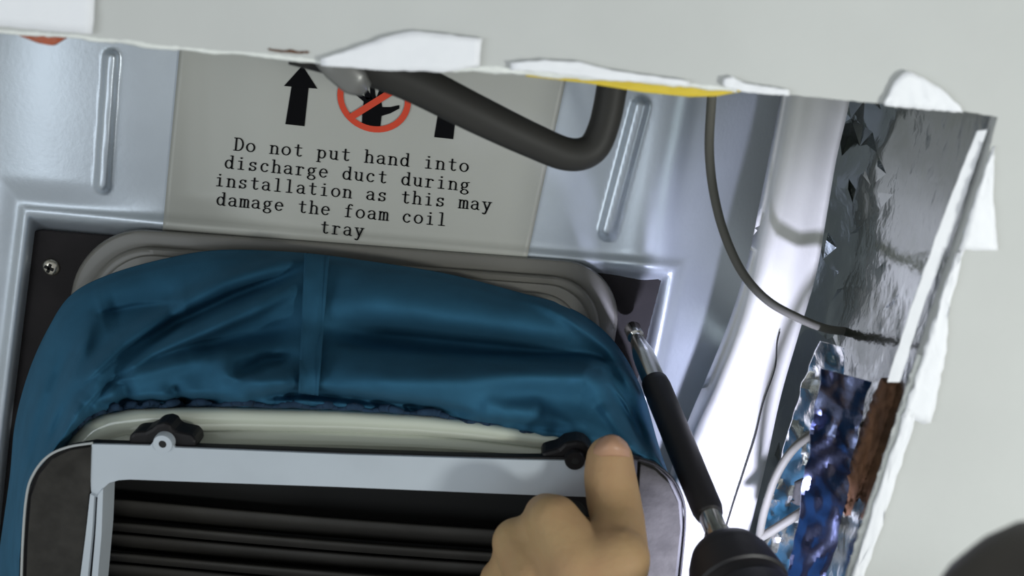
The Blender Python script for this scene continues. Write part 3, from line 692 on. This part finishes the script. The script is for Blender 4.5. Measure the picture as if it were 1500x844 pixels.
cable('flat grey cable end lying across the foil just above the driver', [(1098, 796, .330), (1130, 778, .326), (1165, 756, .325), (1192, 738, .328), (1215, 722, .336)], px2m(7.5, .32))
tag(strip('yellow_strip', [(770, 100), (860, 112), (960, 118), (1040, 122), (1092, 128)], [(770, 112), (860, 122), (940, 135), (1010, 142), (1050, 141), (1092, 133)], HC + 0.006, M_yellow, 0.003, 40, 5, jit=0.0003), 'yellow plastic strip peeking out below the upper ceiling edge', 'plastic strip')
tag(strip('orange_scrap', [(18, 40), (50, 44), (92, 52)], [(22, 50), (55, 63), (76, 67), (94, 56)], HC + 0.005, M_orange, 0.002, 20, 5, jit=0.0004), 'small orange red scrap poking out at the upper left edge', 'scrap')
# exposed timber behind the foil
tag(strip('timber_sliver', [(1298, 566), (1270, 640), (1250, 700), (1238, 756)], [(1322, 560), (1296, 640), (1268, 705), (1246, 756)], .285, M_wood, 0.006, 30, 6, jit=0.0012, edge=1.5), 'brown timber sliver exposed between torn foil pieces', 'timber')
# loose foil pieces
g_ = 'loose foil pieces on the right side of the opening'
def foil(label, top, bot, h, hb, m, n=16, k=5, jit=0.004, edge=5):
    n, k = 50, 14; a = resample(top, n); b = resample(bot, n); t = np.linspace(0, 1, k)[None, :, None]
    G = a[:, None, :2] * (1 - t) + b[:, None, :2] * t
    rag = edge * snoise(np.arange(n) * 1.0, np.full(n, h * 900), 0.35, 4)[:, None] * (2 * t[..., 0] - 1); G[..., 0] += rag
    hh = h * (1 - t[..., 0]) + hb * t[..., 0] + jit * crumple(G[..., 0], G[..., 1], 0.011, h * 1000) + np.random.uniform(-1, 1, (n, k)) * jit * 0.05
    return tag(creased(slab('foil_piece', P(G[..., 0], G[..., 1], hh), 0.0004, m, None), 28), label, 'foil', g_)
foil('bright folded foil strip running parallel to the right ceiling edge', [(1432, 192), (1400, 270), (1370, 350), (1335, 450), (1300, 560)], [(1446, 190), (1420, 270), (1392, 350), (1352, 450), (1318, 560)], .2640, .2634, M_tape, 24, 4, .0003, 2)
foil('foil sheet with a blue reflection in its colour below the timber sliver', [(1205, 540), (1190, 620), (1180, 700), (1165, 790), (1140, 900)], [(1275, 560), (1255, 640), (1240, 720), (1225, 800), (1190, 900)], .300, .285, M_foil_blue_refl)
foil('crinkled silver foil flap beside the white lip', [(1200, 500), (1170, 580), (1148, 660), (1118, 760), (1085, 880)], [(1238, 510), (1232, 590), (1215, 670), (1190, 760), (1160, 880)], .335, .318, M_foil_led, 18, 7, .0060, 6)
tag(strip('dark_gap_patch', [(1168, 705), (1160, 738)], [(1196, 692), (1194, 742)], .312, M_void, 0.001, 8, 5, edge=3), 'small black sheet standing for a gap in the lower foil', 'torn patch')  # black sheet laid in front of the foil for a gap

# ------------------------------------------------------------------ white tape on the ceiling
g2 = 'white tape scraps on the ceiling panel'
def tape(label, top, bot, n=22, k=6, jit=0.00025, edge=0.8):
    return tag(strip('paper_tape', top, bot, HC - 0.0016, M_tape, 0.0008, n, k, jit=jit, edge=edge), label, 'tape', g2)
tape('white tape patch in the upper left corner of the ceiling', [(-150, -60), (0, -50), (140, -45)], [(-150, 22), (0, 38), (60, 44), (134, 50)])
tape('large torn white tape piece on the edge above the pipe', [(470, 86), (520, 70), (570, 52), (610, 45), (650, 50), (706, 57)], [(470, 96), (520, 100), (570, 104), (610, 104), (650, 106), (702, 97)])
tape('thin white tape sliver on the edge above the yellow strip', [(748, 92), (800, 88), (850, 91), (900, 104), (1010, 119)], [(748, 102), (800, 106), (850, 112), (900, 118), (1010, 124)])
tape('short white tape sliver right of the yellow strip', [(1060, 116), (1072, 112), (1090, 122), (1156, 132)], [(1060, 126), (1072, 130), (1090, 135), (1156, 140)])
tape('triangular white tape piece near the upper right corner', [(1296, 152), (1312, 118), (1328, 104), (1350, 112), (1385, 134), (1408, 158)], [(1296, 154), (1312, 157), (1328, 158), (1350, 160), (1385, 163), (1410, 165)])
tape('square cut white tape tab beside the upper right edge', [(1456, 215), (1430, 290), (1406, 366)], [(1457, 215), (1455, 290), (1462, 368)])
tape('ragged white tape strip along the middle of the right edge', [(1402, 372), (1372, 460), (1340, 560), (1322, 612)], [(1412, 366), (1394, 440), (1384, 520), (1372, 580), (1362, 622)], edge=2.5)
tape('narrow white tape strip running down the lower right edge', [(1330, 596), (1290, 712), (1245, 852), (1205, 975)], [(1342, 612), (1308, 720), (1264, 852), (1225, 975)], edge=2.0)

# ------------------------------------------------------------------ unidentified dark rounded thing close to the lens, shape assumed
gp = empty('dark_object', P(1600, 960, .15)); tag(gp, 'dark rounded out of focus object in the lower right corner', 'unidentified object')
lathe('rounded_form', P(1418, 806, .158), P(1745, 1160, .13), [(0, .004), (.03, .0095), (.08, .0130), (.16, .0155), (.3, .0175), (.5, .0180), (.52, .0172), (.56, .0172), (.58, .0180), (1, .0185)], M_dark, gp)
